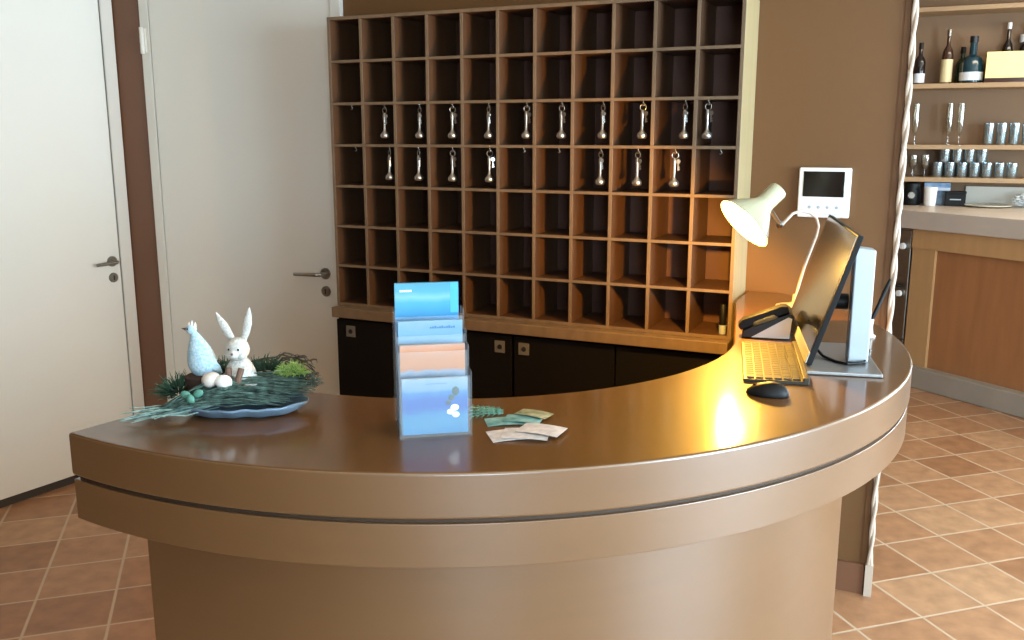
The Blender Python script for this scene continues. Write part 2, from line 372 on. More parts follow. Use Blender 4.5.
# ------------------------------------------------------------------ pigeonhole key cabinet
S0, S1, Z0, Z1, DEP = .280, 1.915, .960, 2.113, .24
NC, NR, TH = 11, 7, .013
kc = thing('key_cabinet', 'brown wooden pigeonhole key cabinet of seventy-seven compartments on the wall', 'cabinet', W(0, 0, 0), WROT)
def kbox(name, x0, x1, n0, n1, z0, z1, m, bevel=.0012):
    o = MB().box(x0, x1, -n1, -n0, z0, z1).build(name, m, kc, bevel=bevel); o.data.materials.append(M['ply_edge'])
    for p in o.data.polygons:
        if p.normal.y < -.9 and name != 'back_panel': p.material_index = 1      # front edge kept lighter than the shade-darkened faces
    return o
kbox('back_panel', S0 + TH, S1 - TH, .002, .010, Z0, Z1, 'ply_back', 0)
kbox('side_panel', S0, S0 + TH, .002, DEP, Z0, Z1, 'ply')
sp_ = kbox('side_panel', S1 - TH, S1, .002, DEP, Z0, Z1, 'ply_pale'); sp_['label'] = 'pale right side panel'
kbox('top_board', S0 + TH, S1 - TH, .010, DEP, Z1 - TH, Z1, 'ply')
kbox('bottom_board', S0 + TH, S1 - TH, .010, DEP, Z0, Z0 + TH, 'ply')
cw = (S1 - S0 - TH) / NC; ch = (Z1 - Z0 - TH) / NR
for i in range(1, NC): kbox('divider', S0 + i*cw, S0 + i*cw + TH, .010, DEP - .001, Z0 + TH, Z1 - TH, 'ply')
for j in range(1, NR): kbox('shelf', S0 + TH, S1 - TH, .010, DEP, Z0 + j*ch, Z0 + j*ch + TH*.85, 'ply')
shz = lambda j: Z0 + j*ch         # underside of shelf j counted from the bottom
row3 = [.525, .683, .827, .979, 1.134, 1.272, 1.428, 1.574, 1.722, 1.801]; row4 = [.542, .675, .825, .983, 1.423, 1.56, 1.693]
def hook(s, z):
    h = MB().tube([(0, 0, 0), (0, 0, -.006), (.004, 0, -.010), (.004, 0, -.014), (0, 0, -.017), (-.004, 0, -.015)], .0014, 6)
    o = h.build('key_hook', 'silver', kc); o.location = (s, -.222, z)
hk = [(s, 5) for s in [.372] + row3] + [(s, 4) for s in [.385, 1.123, 1.262, 1.849] + row4]
for s, j in hk: hook(s, shz(j))
# a key: ring, key blade, metal fob
names = 'zero one two three four five six seven eight nine ten eleven'.split()
ordn = 'zeroth first second third fourth fifth sixth seventh eighth ninth tenth eleventh'.split()
def key_proto():
    k = thing('room_key', '', 'room key', (0, 0, 0), WROT, 'room keys hanging in the pigeonhole cabinet')
    MB().tube([(math.sin(a)*.011, 0, -.010 + math.cos(a)*.011) for a in [2*PI*i/18 for i in range(19)]], .0015, 6, cap=False).build('key_ring', 'silver', k)
    b = MB().lathe([(0, -.0015), (.008, -.0015), (.008, .0015), (0, .0015)], (.011, -.004, -.031), 14, (0, 1, 0))
    b.box(.009, .013, -.0055, -.0025, -.062, -.036).box(.013, .017, -.0055, -.0025, -.060, -.055).box(.013, .016, -.0055, -.0025, -.052, -.048)
    b.build('key_blade', 'silver', k)
    f = MB().lathe([(0, -.018), (.003, -.019), (.006, -.024), (.0065, -.034), (.0048, -.060), (.0055, -.085), (.009, -.092), (.0165, -.100), (.0175, -.104), (.0175, -.111), (.014, -.116), (0, -.117)], (-.002, 0, 0), 18)
    f.build('key_fob', 'silver', k); return k
kp = None
for s, j in [(s, 5) for s in row3] + [(s, 4) for s in row4]:
    col = int((s - S0) / cw) + 1; row = 8 - j - 0
    lab = 'silver room key and fob in the %s row from top, %s compartment from left' % ({5: 'third', 4: 'fourth'}[j], ordn[col])
    loc = W(s, .222, shz(j) - .012)
    if kp is None:
        kp = key_proto(); kp.location = loc; kp['label'] = lab; q = kp
    else: q = dup(kp, loc, WROT, lab)
    q.rotation_euler.z = WROT + random.uniform(-.7, .7)
# small bottle in the lowest right compartment
bt = thing('marker_pen', 'small dark marker with pale cap in the bottom right compartment', 'marker', W(1.878, .205, Z0 + TH), 0)
MB().lathe([(0, .032), (.0115, .032), (.012, .036), (.012, .100), (.009, .106), (0, .106)], seg=16).build('barrel', 'blackp', bt)
MB().lathe([(0, 0), (.0115, 0), (.0125, .003), (.0125, .032), (0, .032)], seg=16).build('cap', 'greyp', bt)
# ledge under the cabinet
lb = wallbox('ledge_board', .283, 1.915, .002, .288, .9175, .9595, 'ply_edge'); 
b_ = lb.modifiers.new('bevel', 'BEVEL'); b_.width = .003; b_.segments = 2
tag(lb, 'brown wooden ledge board under the pigeonholes, on the black cupboards', 'ledge')
# black cupboards below
def cupboard(s0, s1, locks, label):
    t = thing('base_cupboard', label, 'cupboard', W(s0, 0), WROT, 'black cupboards under the key cabinet'); w = s1 - s0
    MB().box(0.002, w - .002, -.24, -.003, .08, .9165).build('carcass', 'black', t, bevel=.001)
    MB().box(.01, w - .01, -.21, -.01, 0, .08).build('plinth', 'blackp', t, smooth=False)
    for i in (0, 1):
        a = .004 + i*w/2; c = a + w/2 - .006
        d = MB().box(a, c, -.259, -.2405, .085, .905).build('cupboard_door', 'black', t, bevel=.0015)
        x = locks[i]
        if x is not None:
            x -= s0
            l = MB().box(x - .022, x + .022, -.264, -.2592, .835, .882).build('lock_plate', 'lockm', d, bevel=.002)
            MB().lathe([(0, .002), (.009, .002), (.010, 0)], (x, -.264, .858), 14, (0, -1, 0)).build('lock_cylinder', 'black_steel', d)
cupboard(.283, 1.092, (.357, 1.041), 'left black two-door cupboard behind the brochure stand')
cupboard(1.096, 1.912, (1.142, None), 'right black two-door cupboard behind the counter curve')

# ------------------------------------------------------------------ intercom on the wall
ic = thing('video_intercom', 'white video intercom panel on the tan wall above the monitor', 'intercom', W(2.169, .001, 1.462), WROT)
MB().box(-.0865, .0865, -.022, 0, -.086, .086).build('housing', 'whitep', ic, bevel=.006)
MB().box(-.070, .066, -.0245, -.0215, -.014, .073).build('screen', 'screen', ic, bevel=.001)
for i in range(4): MB().lathe([(0, .0022), (.005, .002), (.006, 0)], (-.045 + .03*i, -.022, -.05), 14, (0, -1, 0)).build('button', 'greyp', ic)
MB().box(-.05, .05, -.0232, -.0218, -.074, -.0725).build('seam', 'greyp', ic, smooth=False)

# ------------------------------------------------------------------ desk lamp
L0 = Vector((.925, 2.955, ZT))
lp = thing('desk_lamp', 'cream desk lamp with cone shade and curved arm, lit, behind the monitor', 'lamp', L0)
def q(v): return Vector(v) - L0
MB().lathe([(0, 0), (.062, 0), (.064, .004), (.062, .012), (.03, .018), (.012, .024), (.009, .05), (0, .05)], seg=32).build('base', 'trim_white', lp)
stem = [(.925, 2.955, 1.14), (.932, 2.953, 1.18), (.945, 2.95, 1.24), (.962, 2.945, 1.30), (.974, 2.938, 1.345), (.975, 2.928, 1.375), (.962, 2.915, 1.402), (.935, 2.90, 1.420), (.900, 2.875, 1.427), (.868, 2.855, 1.420), (.842, 2.83, 1.402), (.822, 2.81, 1.388)]
MB().tube([q(p) for p in stem], .0048, 10).build('arm', 'trim_white', lp)
ax = Vector((-.72, -.20, -.66)).normalized(); OC = Vector((.668, 2.655, 1.408))      # centre of the shade opening
ap = OC - ax * .085                                                                # neck of the cone
kn = MB().ball(q((.815, 2.80, 1.392)), .013, 14, 8); kn.tube([q((.815, 2.80, 1.392)), q(ap + Vector((.012, .01, -.006)))], .006, 8); kn.build('swivel_joint', 'steel', lp)
M['shade'] = mat('cream shade enamel', 'B4B294', .4)
M['bulb'] = mat('glowing bulb', 'FFF3D6', .3, emit='FFE0A0', es=25)
sh = MB(); prof_o = [(.024, 0), (.028, .010), (.085, .092)]
sh.lathe([(.0245, .002), (.0285, .010), (.0865, .0835), (.0885, .085), (.090, .0835), (.0315, .009), (.0275, -.001), (.0245, .002)], q(ap), 40, ax)
sh.build('shade', 'shade', lp)
cp = MB().lathe([(0, .002), (.0275, .002), (.0275, -.055), (.025, -.060), (0, -.061)], q(ap), 28, ax).build('shade_cap', 'shade', lp)
MB().ball(q(ap + ax*.072), .030, 16, 10).build('bulb', 'bulb', lp)
pl = bpy.data.lights.new('desk_lamp_light', 'POINT'); pl.energy = 52; pl.color = (1, .50, .07); pl.shadow_soft_size = .014
plo = bpy.data.objects.new('desk_lamp_light', pl); C.objects.link(plo); plo.parent = lp; plo.location = q(ap + ax*.1175)

# ------------------------------------------------------------------ monitor (all in one)
MX = Vector((.9771, -.2126, 0)); MROT = math.atan2(-.2126, .9771); MO = Vector((.712, 2.164, ZT))
mo = thing('computer_monitor', 'tilted desktop monitor on a silver stand, screen facing the desk side', 'monitor', MO, MROT)
tl = math.atan2(.0975, .311)
def slant(b): return Matrix.Rotation(tl, 3, 'Y') @ Vector(b)
def sbox(x0, x1, y0, y1, z0, z1):
    b = MB().box(x0, x1, y0, y1, z0, z1); b.v = [tuple(slant(p) + Vector((0, 0, .015))) for p in b.v]; return b
sbox(0, .014, 0, .583, 0, .330).build('monitor_shell', 'blackp', mo, bevel=.002)
sbox(-.0015, .0005, .006, .577, .030, .325).build('screen', 'screen', mo)
sbox(-.003, .0005, .001, .582, .001, .029).build('chin', 'chin', mo, bevel=.001)
MB().box(-.010, .170, -.045, .285, 0, .010).build('stand_base', 'base', mo, bevel=.003)
col_ = MB().box(.104, .152, .062, .112, .010, .288); col_.v = [(x, y, z + (.006 if z > .2 and x < .12 else 0)) for x, y, z in col_.v]
col_.build('stand_column', 'greyp', mo, bevel=.004)
MB().tube([(.060, .13, .150), (.104, .13, .150)], .020, 16).build('tilt_joint', 'blackp', mo)
MB().tube([(.02, .2, .085), (.03, .16, .03), (.05, .10, .014), (.075, .05, .013), (.10, .03, .013), (.14, .045, .014), (.17, .16, .02)], .0035, 8).build('cable', 'blackp', mo)
# keyboard: long axis points away from the camera
KO = Vector((.650, 2.232, ZT)); kr = math.atan2(.974, .227)
kb = thing('keyboard', 'flat pale keyboard lying on the counter before the monitor', 'keyboard', KO, kr)
M['keyc'] = mat('pale yellow grey keys', '4C4838', .6, spec=.2); M['kbb'] = mat('keyboard body', '2E281C', .5)
MB().box(-.200, .200, -.073, .073, 0, .008).box(-.200, .200, -.073, -.060, .006, .016).build('keyboard_body', 'kbb', kb, bevel=.002)
MB().box(-.199, .199, -.072, .072, .0, .0045).build('underside', 'blackp', kb)
kk = MB()
for r in range(6):
    x = -.190; y = -.054 + r*.0205
    while x < .186:
        w = .0165 if random.random() > .12 else .030
        if r == 0 and abs(x + .03) < .04: w = .09
        w = min(w, .192 - x); kk.box(x, x + w, y, y + .0165, .008, .0115); x += w + .0028
kk.build('keycaps', 'keyc', kb, bevel=.0008)
# mouse
ms = thing('computer_mouse', 'black computer mouse at the near end of the keyboard', 'mouse', Vector((.560, 1.945, ZT)), rad(-24)); ms.scale = (.86, .9, .9)
def mfn(p): return Vector((p.x, p.y*(1 - .12*p.x), max(p.z, -.05) * (1 + .25*p.x)))
MB().ball((0, 0, .003), (.054, .031, .030), 28, 16, fn=mfn).build('mouse_body', 'blackp', ms)
MB().lathe([(0, -.003), (.009, -.003), (.010, 0), (.009, .003), (0, .003)], (-.030, 0, .0165), 18, (0, 1, 0)).build('scroll_wheel', 'black_steel', ms)
# telephone
ph = thing('desk_telephone', 'dark wedge-shaped desk telephone with pale side behind the keyboard', 'telephone', Vector((.646, 2.522, ZT)), rad(-13.5))
ps = MB(); prof = [(0, 0), (.130, 0), (.137, .066), (.127, .074), (0, .020)]
def yprism(b, pr, y0, y1):
    n = len(pr); b.add([(x, y0, z) for x, z in pr] + [(x, y1, z) for x, z in pr], [tuple(range(n)), tuple(range(n, 2*n))[::-1]] + [(i, n+i, n+(i+1) % n, (i+1) % n) for i in range(n)]); return b
M['phone_side'] = mat('pale blue grey phone side', 'DCE6EE', .35)
yprism(ps, prof, .004, .15).build('phone_body', 'black_steel', ph, bevel=.003)
yprism(MB(), [(.024, .003), (.127, .003), (.132, .060), (.122, .064)], 0, .0045).build('phone_side', 'phone_side', ph, bevel=.001)['label'] = 'pale side panel'
hs = MB(); 
sl = math.atan2(.058, .138)
def up(x, z): return (x*math.cos(sl) - z*math.sin(sl), x*math.sin(sl) + z*math.cos(sl) + .020)
for y0, y1 in ((.012, .058),):
    pr = [up(*p) for p in [(-.006, .002), (.030, .002), (.038, .012), (.095, .012), (.102, .002), (.136, .002), (.138, .020), (.122, .027), (.010, .027), (-.006, .018)]]
    yprism(hs, pr, y0, y1)
hs.build('handset', 'blackp', ph, bevel=.003)
kp2 = MB()
for i in range(4):
    for j in range(3):
        x, z = up(.045 + i*.02, .001)
        kp2.ball((x, .082 + j*.022, z), (.007, .008, .004), 10, 6)
kp2.build('keypad', 'greyp', ph)
x, z = up(.114, .001); MB().box(x-.012, x+.012, .080, .140, z - .004, z + .002).build('display', 'screen', ph)
# pen in a small white holder behind the monitor
pn = thing('pen_holder', 'small white pen holder behind the silver monitor stand', 'pen holder', Vector((1.005, 2.535, ZT)))
MB().lathe([(0, 0), (.018, 0), (.020, .004), (.012, .010), (.010, .030), (.012, .050), (.009, .052), (.006, .03), (0, .03)], seg=20).build('holder', 'whitep', pn)
pe = MB().tube([(.003, 0, .047), (.010, 0, .058), (.048, .02, .135), (.060, .026, .160)], [.0035, .0055, .0058, .004], 10).build('pen', 'blackp')
pe.location = pn.location; tag(pe, 'black pen standing tilted in the white holder', 'pen')

# ------------------------------------------------------------------ brochure stand
BR = Vector((-.209, 1.636, ZT)); brz = rad(11)
bh = thing('brochure_stand', 'clear acrylic four-tier brochure stand on the counter', 'brochure stand', BR, brz)
BW = .137; tiers = [(.004, .118), (.036, .160), (.068, .184), (.100, .215)]
for (y, h) in tiers:
    MB().box(.003, BW - .003, y, y + .002, .003, h).build('pocket_front', 'acrylic', bh, bevel=.0006)
MB().box(.003, BW - .003, .130, .132, .003, .196).build('back_plate', 'acrylic', bh, bevel=.0006)
MB().box(0, BW, .002, .134, 0, .003).build('base_plate', 'acrylic', bh)
for x in (0, BW - .003):
    pr = [(.002, .003), (.134, .003), (.134, .228), (.100, .228), (.100, .196), (.068, .194), (.068, .170), (.036, .168), (.036, .128), (.002, .125)]
    n = len(pr); MB().add([(x, a, b) for a, b in pr] + [(x + .003, a, b) for a, b in pr], [tuple(range(n)), tuple(range(n, 2*n))[::-1]] + [(i, (i+1) % n, n+(i+1) % n, n+i) for i in range(n)]).build('side_plate', 'acrylic', bh, bevel=.0006)
M['br1'] = print_mat('blue swimmer brochure print', [(0, '3AA0DC'), (.20, '4AA8D4'), (.34, '3C9CD0'), (.46, '1C70C8'), (.62, '1C74CC'), (.76, '3A98DC'), (.82, '8CBCDC'), (1, 'B8D4E4')], .05)
M['br2'] = print_mat('orange brochure print', [(0, 'A8C8E0'), (.50, 'A8C8E0'), (.62, '7F97B4'), (.68, 'B9C4D6'), (.72, 'FF9A50'), (.85, 'FFA468'), (.93, 'FFB48C'), (1, 'F2C4AC')], .03)
M['br3'] = print_mat('pale blue brochure print', [(0, '9CCCE8'), (.9, '90C8EA'), (1, 'A4D0EA')], .05)
M['br4'] = print_mat('sea blue brochure print', [(0, '3F9ED0'), (.70, '2E8CC8'), (.78, '3AAAE2'), (.86, '52C4EE'), (.90, '92E0F4'), (.94, '5CC6E6'), (1, '56B8DA')], .02, 8)
shts = [('br1', .018, .112, 'brochure with blue sea and dark green motif in the front tier'), ('br2', .050, .170, 'orange-topped brochure in the second tier'),
        ('br3', .082, .210, 'pale blue brochure in the third tier'), ('br4', .112, .279, 'bright blue brochure standing tallest in the back tier')]
M['ink'] = mat('dark blue print', '3C6E9C', .5); M['ink2'] = mat('dark green print', '1F4038', .5); M['ink_w'] = mat('white print', 'F2F6F8', .5)
for m_, y, h, lab in shts:
    b = thing('brochure', lab, 'brochure', BR + Matrix.Rotation(brz, 3, 'Z') @ Vector((0, y, .004)), brz, 'brochures in the clear stand')
    x0 = .007 if h < .25 else .004; 
    MB().box(x0, x0 + .124, 0, .008, 0, h - .004).build('pages', m_, b, bevel=.0005)
    if m_ == 'br1':
        g = MB()
        for (cx, cz, rx, rz) in ((.108, .082, .007, .009), (.100, .070, .006, .006), (.094, .060, .005, .005)): g.ball((cx, -.0002, cz), (rx, .0006, rz), 12, 8)
        g.build('printed_motif', 'ink2', b)
        g = MB()
        for (cx, cz, r_) in ((.106, .050, .008), (.098, .042, .007), (.108, .036, .007)): g.ball((cx, -.0002, cz), (r_, .0006, r_*.8), 12, 8)
        g.build('printed_splash', 'ink_w', b)
        g = MB(); 
        for i in range(8): g.box(.052 + i*.005, .0555 + i*.005, -.0004, .0002, .097, .0975 + .0025*random.random() + .001)
        g.build('printed_line', 'ink', b, smooth=False)
    if m_ == 'br3':
        g = MB()
        for i in range(11): g.box(.068 + i*.0045, .0713 + i*.0045, -.0004, .0002, .1905, .1935 + .001*(i % 3))
        g.build('printed_line', 'ink', b, smooth=False)
    if m_ == 'br4':
        g = MB()
        for i in range(6): g.box(.014 + i*.004, .0168 + i*.004, -.0004, .0002, .258, .262)
        g.build('printed_line', 'ink_w', b, smooth=False)
        g = MB().box(x0 + .108, x0 + .1238, -.0004, .0002, .215, .2745).build('spine_band', mat('deeper blue band', '3F9FE2', .4), b, smooth=False)

# ------------------------------------------------------------------ cards on the counter
M['card_w'] = mat('white card stock', 'D2CAC4', .5, c2='B4ACAA', scale=60)
M['card_t'] = mat('teal printed card', '4C7C78', .4, c2='8CB4AE', scale=40)
M['card_g'] = mat('olive printed card', '5C6A48', .5, c2='A8A284', scale=50)
def card(name, x, y, z, rot, w, d, m, lab, grp, bend=.004):
    b = MB(); n = 6; v = []; f = []
    for k in (0, 1):
        for i in range(n + 1):
            for j in (0, 1):
                u = i / n; v.append(((u - .5)*w, (j - .5)*d, bend*(1 - (2*u - 1)**2) + k*.0008))
    m0 = (n + 1)*2
    for i in range(n):
        a = i*2; f += [(a, a+1, a+3, a+2), (m0+a, m0+a+2, m0+a+3, m0+a+1), (a, a+2, m0+a+2, m0+a), (a+1, m0+a+1, m0+a+3, a+3)]
    f += [(0, m0, m0+1, 1), (2*n, 2*n+1, m0+2*n+1, m0+2*n)]
    o = b.add(v, f).build(name, m, loc=(x, y, z), rotz=rad(rot)); tag(o, lab, 'card', grp)
    return o
gw = 'white cards fanned on the counter'; gt = 'teal and olive cards behind the white ones'
card('card', .000, 1.668, ZT + .0002, 14, .088, .064, 'card_w', 'white card at the left of the fan, near the brochure stand', gw, .002)
card('card', .026, 1.664, ZT + .0036, -8, .088, .062, 'card_w', 'white card in the middle of the fan, blue-grey print', gw, .002)
card('card', .056, 1.680, ZT + .0070, -24, .085, .058, 'card_w', 'white card on top of the fan, right side', gw, .002)
card('card', -.012, 1.752, ZT + .0002, 10, .080, .050, 'card_t', 'teal card lying lowest behind the white fan', gt, .002)
card('card', .022, 1.758, ZT + .0036, -14, .075, .046, 'card_t', 'teal card lying between the low teal and olive cards', gt, .002)
card('card', .044, 1.782, ZT + .0070, -30, .070, .040, 'card_g', 'olive and cream card at the right behind the white fan', gt, .002)
sg = MB(); 
def sprig(b, p0, p1, r, leaf, nl):
    p0 = Vector(p0); p1 = Vector(p1); b.tube([p0, (p0+p1)/2 + Vector((0, 0, .004)), p1], [r, r, r*.5], 5)
    d = (p1 - p0).normalized(); sd = d.cross(Vector((0, 0, 1))).normalized()
    for i in range(nl):
        c = p0.lerp(p1, (i + .5)/nl)
        for s in (1, -1): b.tube([c, c + (d*.6 + sd*s)*leaf*.5 + Vector((0, 0, .003)), c + (d + sd*s)*leaf*.8], [r*.8, r, r*.2], 4)
for a in range(4): sprig(sg, (0, a*.008, .003), (-.065, -.03 + a*.022, .005), .0011, .016, 6)
tag(sg.build('fern_sprig', 'teal_leaf', loc=(-.018, 1.80, ZT)), 'flat grey-green fern sprig left of the teal cards', 'sprig')

# ------------------------------------------------------------------ easter arrangement at the left
NX = Vector((-.560, 1.835, ZT))
ar = thing('twig_nest', 'flat nest of grey-green twigs on a blue-grey dish, counter left end', 'nest', NX)
# dish: a boat shaped bowl, long axis along x
def boat(L_, Wd, h0, th):
    b = MB(); n, m_ = 28, 8; v = []; f = []
    for side in (0, 1):
        for i in range(n + 1):
            for j in range(m_ + 1):
                u = i/n*2 - 1; w = j/m_*2 - 1
                hw = Wd*max(.05, (1 - abs(u)**2.6))**.6*(1 + .04*math.sin(9*u + 3*w))
                z = h0*(min(1, abs(w)**5 + abs(u)**6)) + (0 if side else th) + (.0012*math.sin(17*u)*abs(w))
                v.append((u*L_, w*hw, z))
    k = (n+1)*(m_+1)
    for side in (0, 1):
        for i in range(n):
            for j in range(m_):
                a = side*k + i*(m_+1) + j; f.append((a, a+1, a+m_+2, a+m_+1))
    for i in range(n):
        for j in (0, m_):
            a = i*(m_+1)+j; c = (i+1)*(m_+1)+j; f.append((a, c, c+k, a+k))
    for i in (0, n):
        for j in range(m_):
            a = i*(m_+1)+j; f.append((a, a+1, a+1+k, a+k))
    return b.add(v, f)
dsh = boat(.128, .072, .022, .004); dsh.build('dish', 'slate', ar, loc=(.012, -.018, 0), rotz=rad(5))
dish_rot = rad(18)
# long sheaf of twigs from lower left to right, bowing over the near rim of the dish
tw = MB()
random.seed(3)
for i in range(420):
    t = random.random(); 
    x1 = random.uniform(.02, .155); y1 = -.074 + .175*random.random()**.9; z1 = .028 + .044*random.random()*(1 - abs(y1)/.15)
    if x1 > .12: y1 = y1*.75 + .03
    x0 = random.uniform(-.16, -.02); sp = (x0 + .16)/.14
    y0 = -.080 + (y1 + .080)*sp*.8 + random.uniform(-.012, .012); z0 = .012 + .030*sp + random.uniform(0, .012)
    mid = Vector(((x0+x1)/2, (y0+y1)/2 + random.uniform(-.01, .01), max(z0, z1) + random.uniform(.0, .015)))
    tw.tube([(x0, y0, z0), Vector((x0, y0, z0)).lerp(mid, .5) + Vector((0, 0, .004)), mid, mid.lerp(Vector((x1, y1, z1)), .5) + Vector((0, random.uniform(-.006, .006), .003)), (x1, y1, z1)], [.0008, .0011, .0013, .0011, .0005], 4)
o = tw.build('twigs', 'twig', ar); o['kind'] = 'stuff'
# woven back rim of twigs around the figures
rm = MB()
for i in range(120):
    a0 = random.uniform(-.3, PI + .4); a1 = a0 + random.uniform(.4, 1.1); rr = random.uniform(.90, 1.12); zz = random.uniform(.03, .085)
    pts = []
    for k in range(6):
        a = a0 + (a1-a0)*k/5; pts.append((.025 + math.cos(a)*.118*rr + random.uniform(-.002, .002), .030 + math.sin(a)*.068*rr, zz + .006*math.sin(a*5 + i) + (.012 if math.cos(a) > .3 else 0)))
    rm.tube(pts, [.0010, .0016, .0017, .0016, .0014, .0007], 4)
o = rm.build('woven_rim', mat('brown grey twigs', '4A4236', .85, c2='6C6656', scale=25), ar); o['kind'] = 'stuff'
# pale stems fanning out at the lower left
st = MB()
for i in range(34):
    a = random.uniform(-.35, .30); l_ = random.uniform(.05, .115); s_ = Vector((-.115 + random.uniform(-.01, .03), -.072 + random.uniform(-.012, .02), .016 + random.uniform(-.004, .010)))
    e_ = s_ + Vector((-math.cos(a + .35)*l_, -math.sin(a + .42)*l_*.75, random.uniform(-.012, .006))); e_.z = max(e_.z, .002)
    st.tube([s_ + Vector((.06, .02, .012)), s_, s_.lerp(e_, .5) + Vector((0, 0, .003)), e_], [.0012, .0014, .0012, .0007], 4)
    if i % 2: st.tube([s_.lerp(e_, .6), s_.lerp(e_, .85) + Vector((0, random.choice((-.008, .008)), .004))], [.0009, .0004], 4)
o = st.build('pale_stems', 'stem', ar); o['kind'] = 'stuff'
# fir sprigs and moss
def tuft(c, R_, n, m, name, ln=.022, r=.0011):
    b = MB(); c = Vector(c)
    for i in range(n):
        d = Vector((random.gauss(0, 1), random.gauss(0, 1), abs(random.gauss(0, .8)) + .1)).normalized()
        p = c + Vector((d.x*R_[0], d.y*R_[1], d.z*R_[2]))*random.uniform(.2, 1)
        b.tube([p, p + d*ln*.6, p + d*ln + Vector((random.uniform(-.004, .004),)*3)], [r, r, r*.3], 4)
    o = b.build(name, m, ar); o['kind'] = 'stuff'; return o
tuft((.100, .030, .068), (.032, .022, .022), 420, 'moss', 'moss', .010, .0009)
tuft((-.125, -.010, .035), (.035, .03, .028), 260, 'fir', 'fir_sprig', .026)
tuft((-.055, .062, .062), (.05, .02, .022), 150, 'fir', 'fir_sprig', .022)
tuft((.035, .062, .066), (.05, .02, .022), 150, 'fir', 'fir_sprig', .020)
lf = MB()
for (x, y, z, a) in ((-.090, -.068, .052, .3), (-.064, -.070, .055, -.5), (-.078, -.076, .044, 1.4)):
    lf.ball((x, y, z), (.011, .005, .008), 14, 8, rot=Matrix.Rotation(a, 3, 'Y'))
lf.build('teal_leaves', 'teal_leaf', ar)
# hen figurine on a bark stump
hn = thing('hen_figurine', 'pale blue-white feathered hen figurine on dark bark in the nest', 'figurine', NX + Vector((-.083, .0, .022)))
hn.scale = (1.22, 1.2, 1.16)
MB().lathe([(0, 0), (.026, 0), (.028, .010), (.024, .030), (.025, .044), (.020, .047), (0, .046)], seg=18).build('bark_stump', 'bark', hn)
def henfn(p): 
    k = (p.z + 1)/2; return Vector((p.x*(1.05 - .80*k**1.3) - .42*k + .15*math.sin(k*PI), p.y*(1.0 - .74*k**1.2), p.z))
MB().ball((.006, 0, .086), (.030, .025, .044), 24, 18, fn=henfn).build('body', 'feather', hn)
hd = MB().ball((-.009, 0, .128), (.009, .008, .009), 14, 10); hd.build('head', 'feather', hn)
MB().tube([(.018, 0, .066), (.029, .0, .056), (.037, .0, .048)], [.012, .009, .003], 8).build('tail', 'feather', hn)
MB().tube([(-.016, 0, .128), (-.025, 0, .130)], [.0035, .0005], 8).build('beak', 'fur_brown', hn)
cb = MB()
for x, z, l_ in ((-.013, .136, .005), (-.008, .138, .006), (-.003, .136, .005)): cb.tube([(x, 0, z - .003), (x + .001, 0, z + l_)], [.0035, .001], 8)
cb.build('comb', 'cream_egg', hn)
for s in (1, -1): MB().ball((-.013, s*.0072, .130), .0016, 8, 6).build('eye', 'blackp', hn)
# rabbit figurine
rb = thing('rabbit_figurine', 'white long-eared rabbit figurine sitting in the nest', 'figurine', NX + Vector((.000, .005, .040)), rad(-8))
rb.scale = (1.15, 1.15, 1.12)
def rfn(p): k = (p.z + 1)/2; return Vector((p.x*(1.15 - .45*k), p.y*(1.15 - .45*k), p.z))
MB().ball((0, 0, .032), (.031, .026, .037), 24, 16, fn=rfn).build('body', 'rabbit', rb)
hh = MB().ball((0, -.006, .080), (.021, .020, .022), 20, 14); hh.ball((0, -.023, .074), (.010, .008, .008), 12, 8); hh.ball((-.010, -.014, .072), (.010, .010, .009), 12, 8); hh.ball((.010, -.014, .072), (.010, .010, .009), 12, 8)
hh.build('head', 'rabbit', rb)
def ear(p, name='ear'):
    b = MB(); b.tube(p, [.005, .0078, .0085, .006, .0012], 12); b.v = [(x, y*.6 + .0, z) for x, y, z in b.v]; b.build(name, 'rabbit', rb)
ear([(-.010, 0, .094), (-.019, 0, .108), (-.027, 0, .122), (-.034, 0, .134), (-.040, 0, .146)])
ear([(.009, 0, .095), (.014, 0, .112), (.018, 0, .128), (.021, 0, .143), (.023, 0, .157)])
for s in (1, -1):
    MB().ball((s*.0085, -.0235, .083), .0022, 8, 6).build('eye', 'blackp', rb)
    MB().tube([(s*.012, -.022, .048), (s*.009, -.031, .030), (s*.010, -.034, .010)], [.0055, .0055, .0065], 10).build('front_leg', 'fur_brown', rb)
    MB().ball((s*.025, -.016, .014), (.012, .020, .012), 14, 8).build('hind_paw', 'rabbit', rb)
MB().ball((0, -.031, .076), .0024, 8, 6).build('nose', 'fur_brown', rb)
# eggs
def eggfn(p): return Vector((p.x*(1 - .12*p.z), p.y*(1 - .12*p.z), p.z*1.25))
for k, (x, y, z, r, a, lab) in enumerate(((-.044, -.048, .078, .0155, 70, 'cream egg at the foot of the bark stump in the nest'), (-.019, -.052, .074, .0145, -75, 'white egg in the nest before the rabbit'))):
    e = MB().ball((0, 0, 0), r, 20, 14, rot=Matrix.Rotation(rad(a), 3, 'Y'), fn=eggfn).build('egg', 'cream_egg' if k == 0 else 'whitep', loc=NX + Vector((x, y, z)))
    tag(e, lab, 'egg', 'eggs in the twig nest')

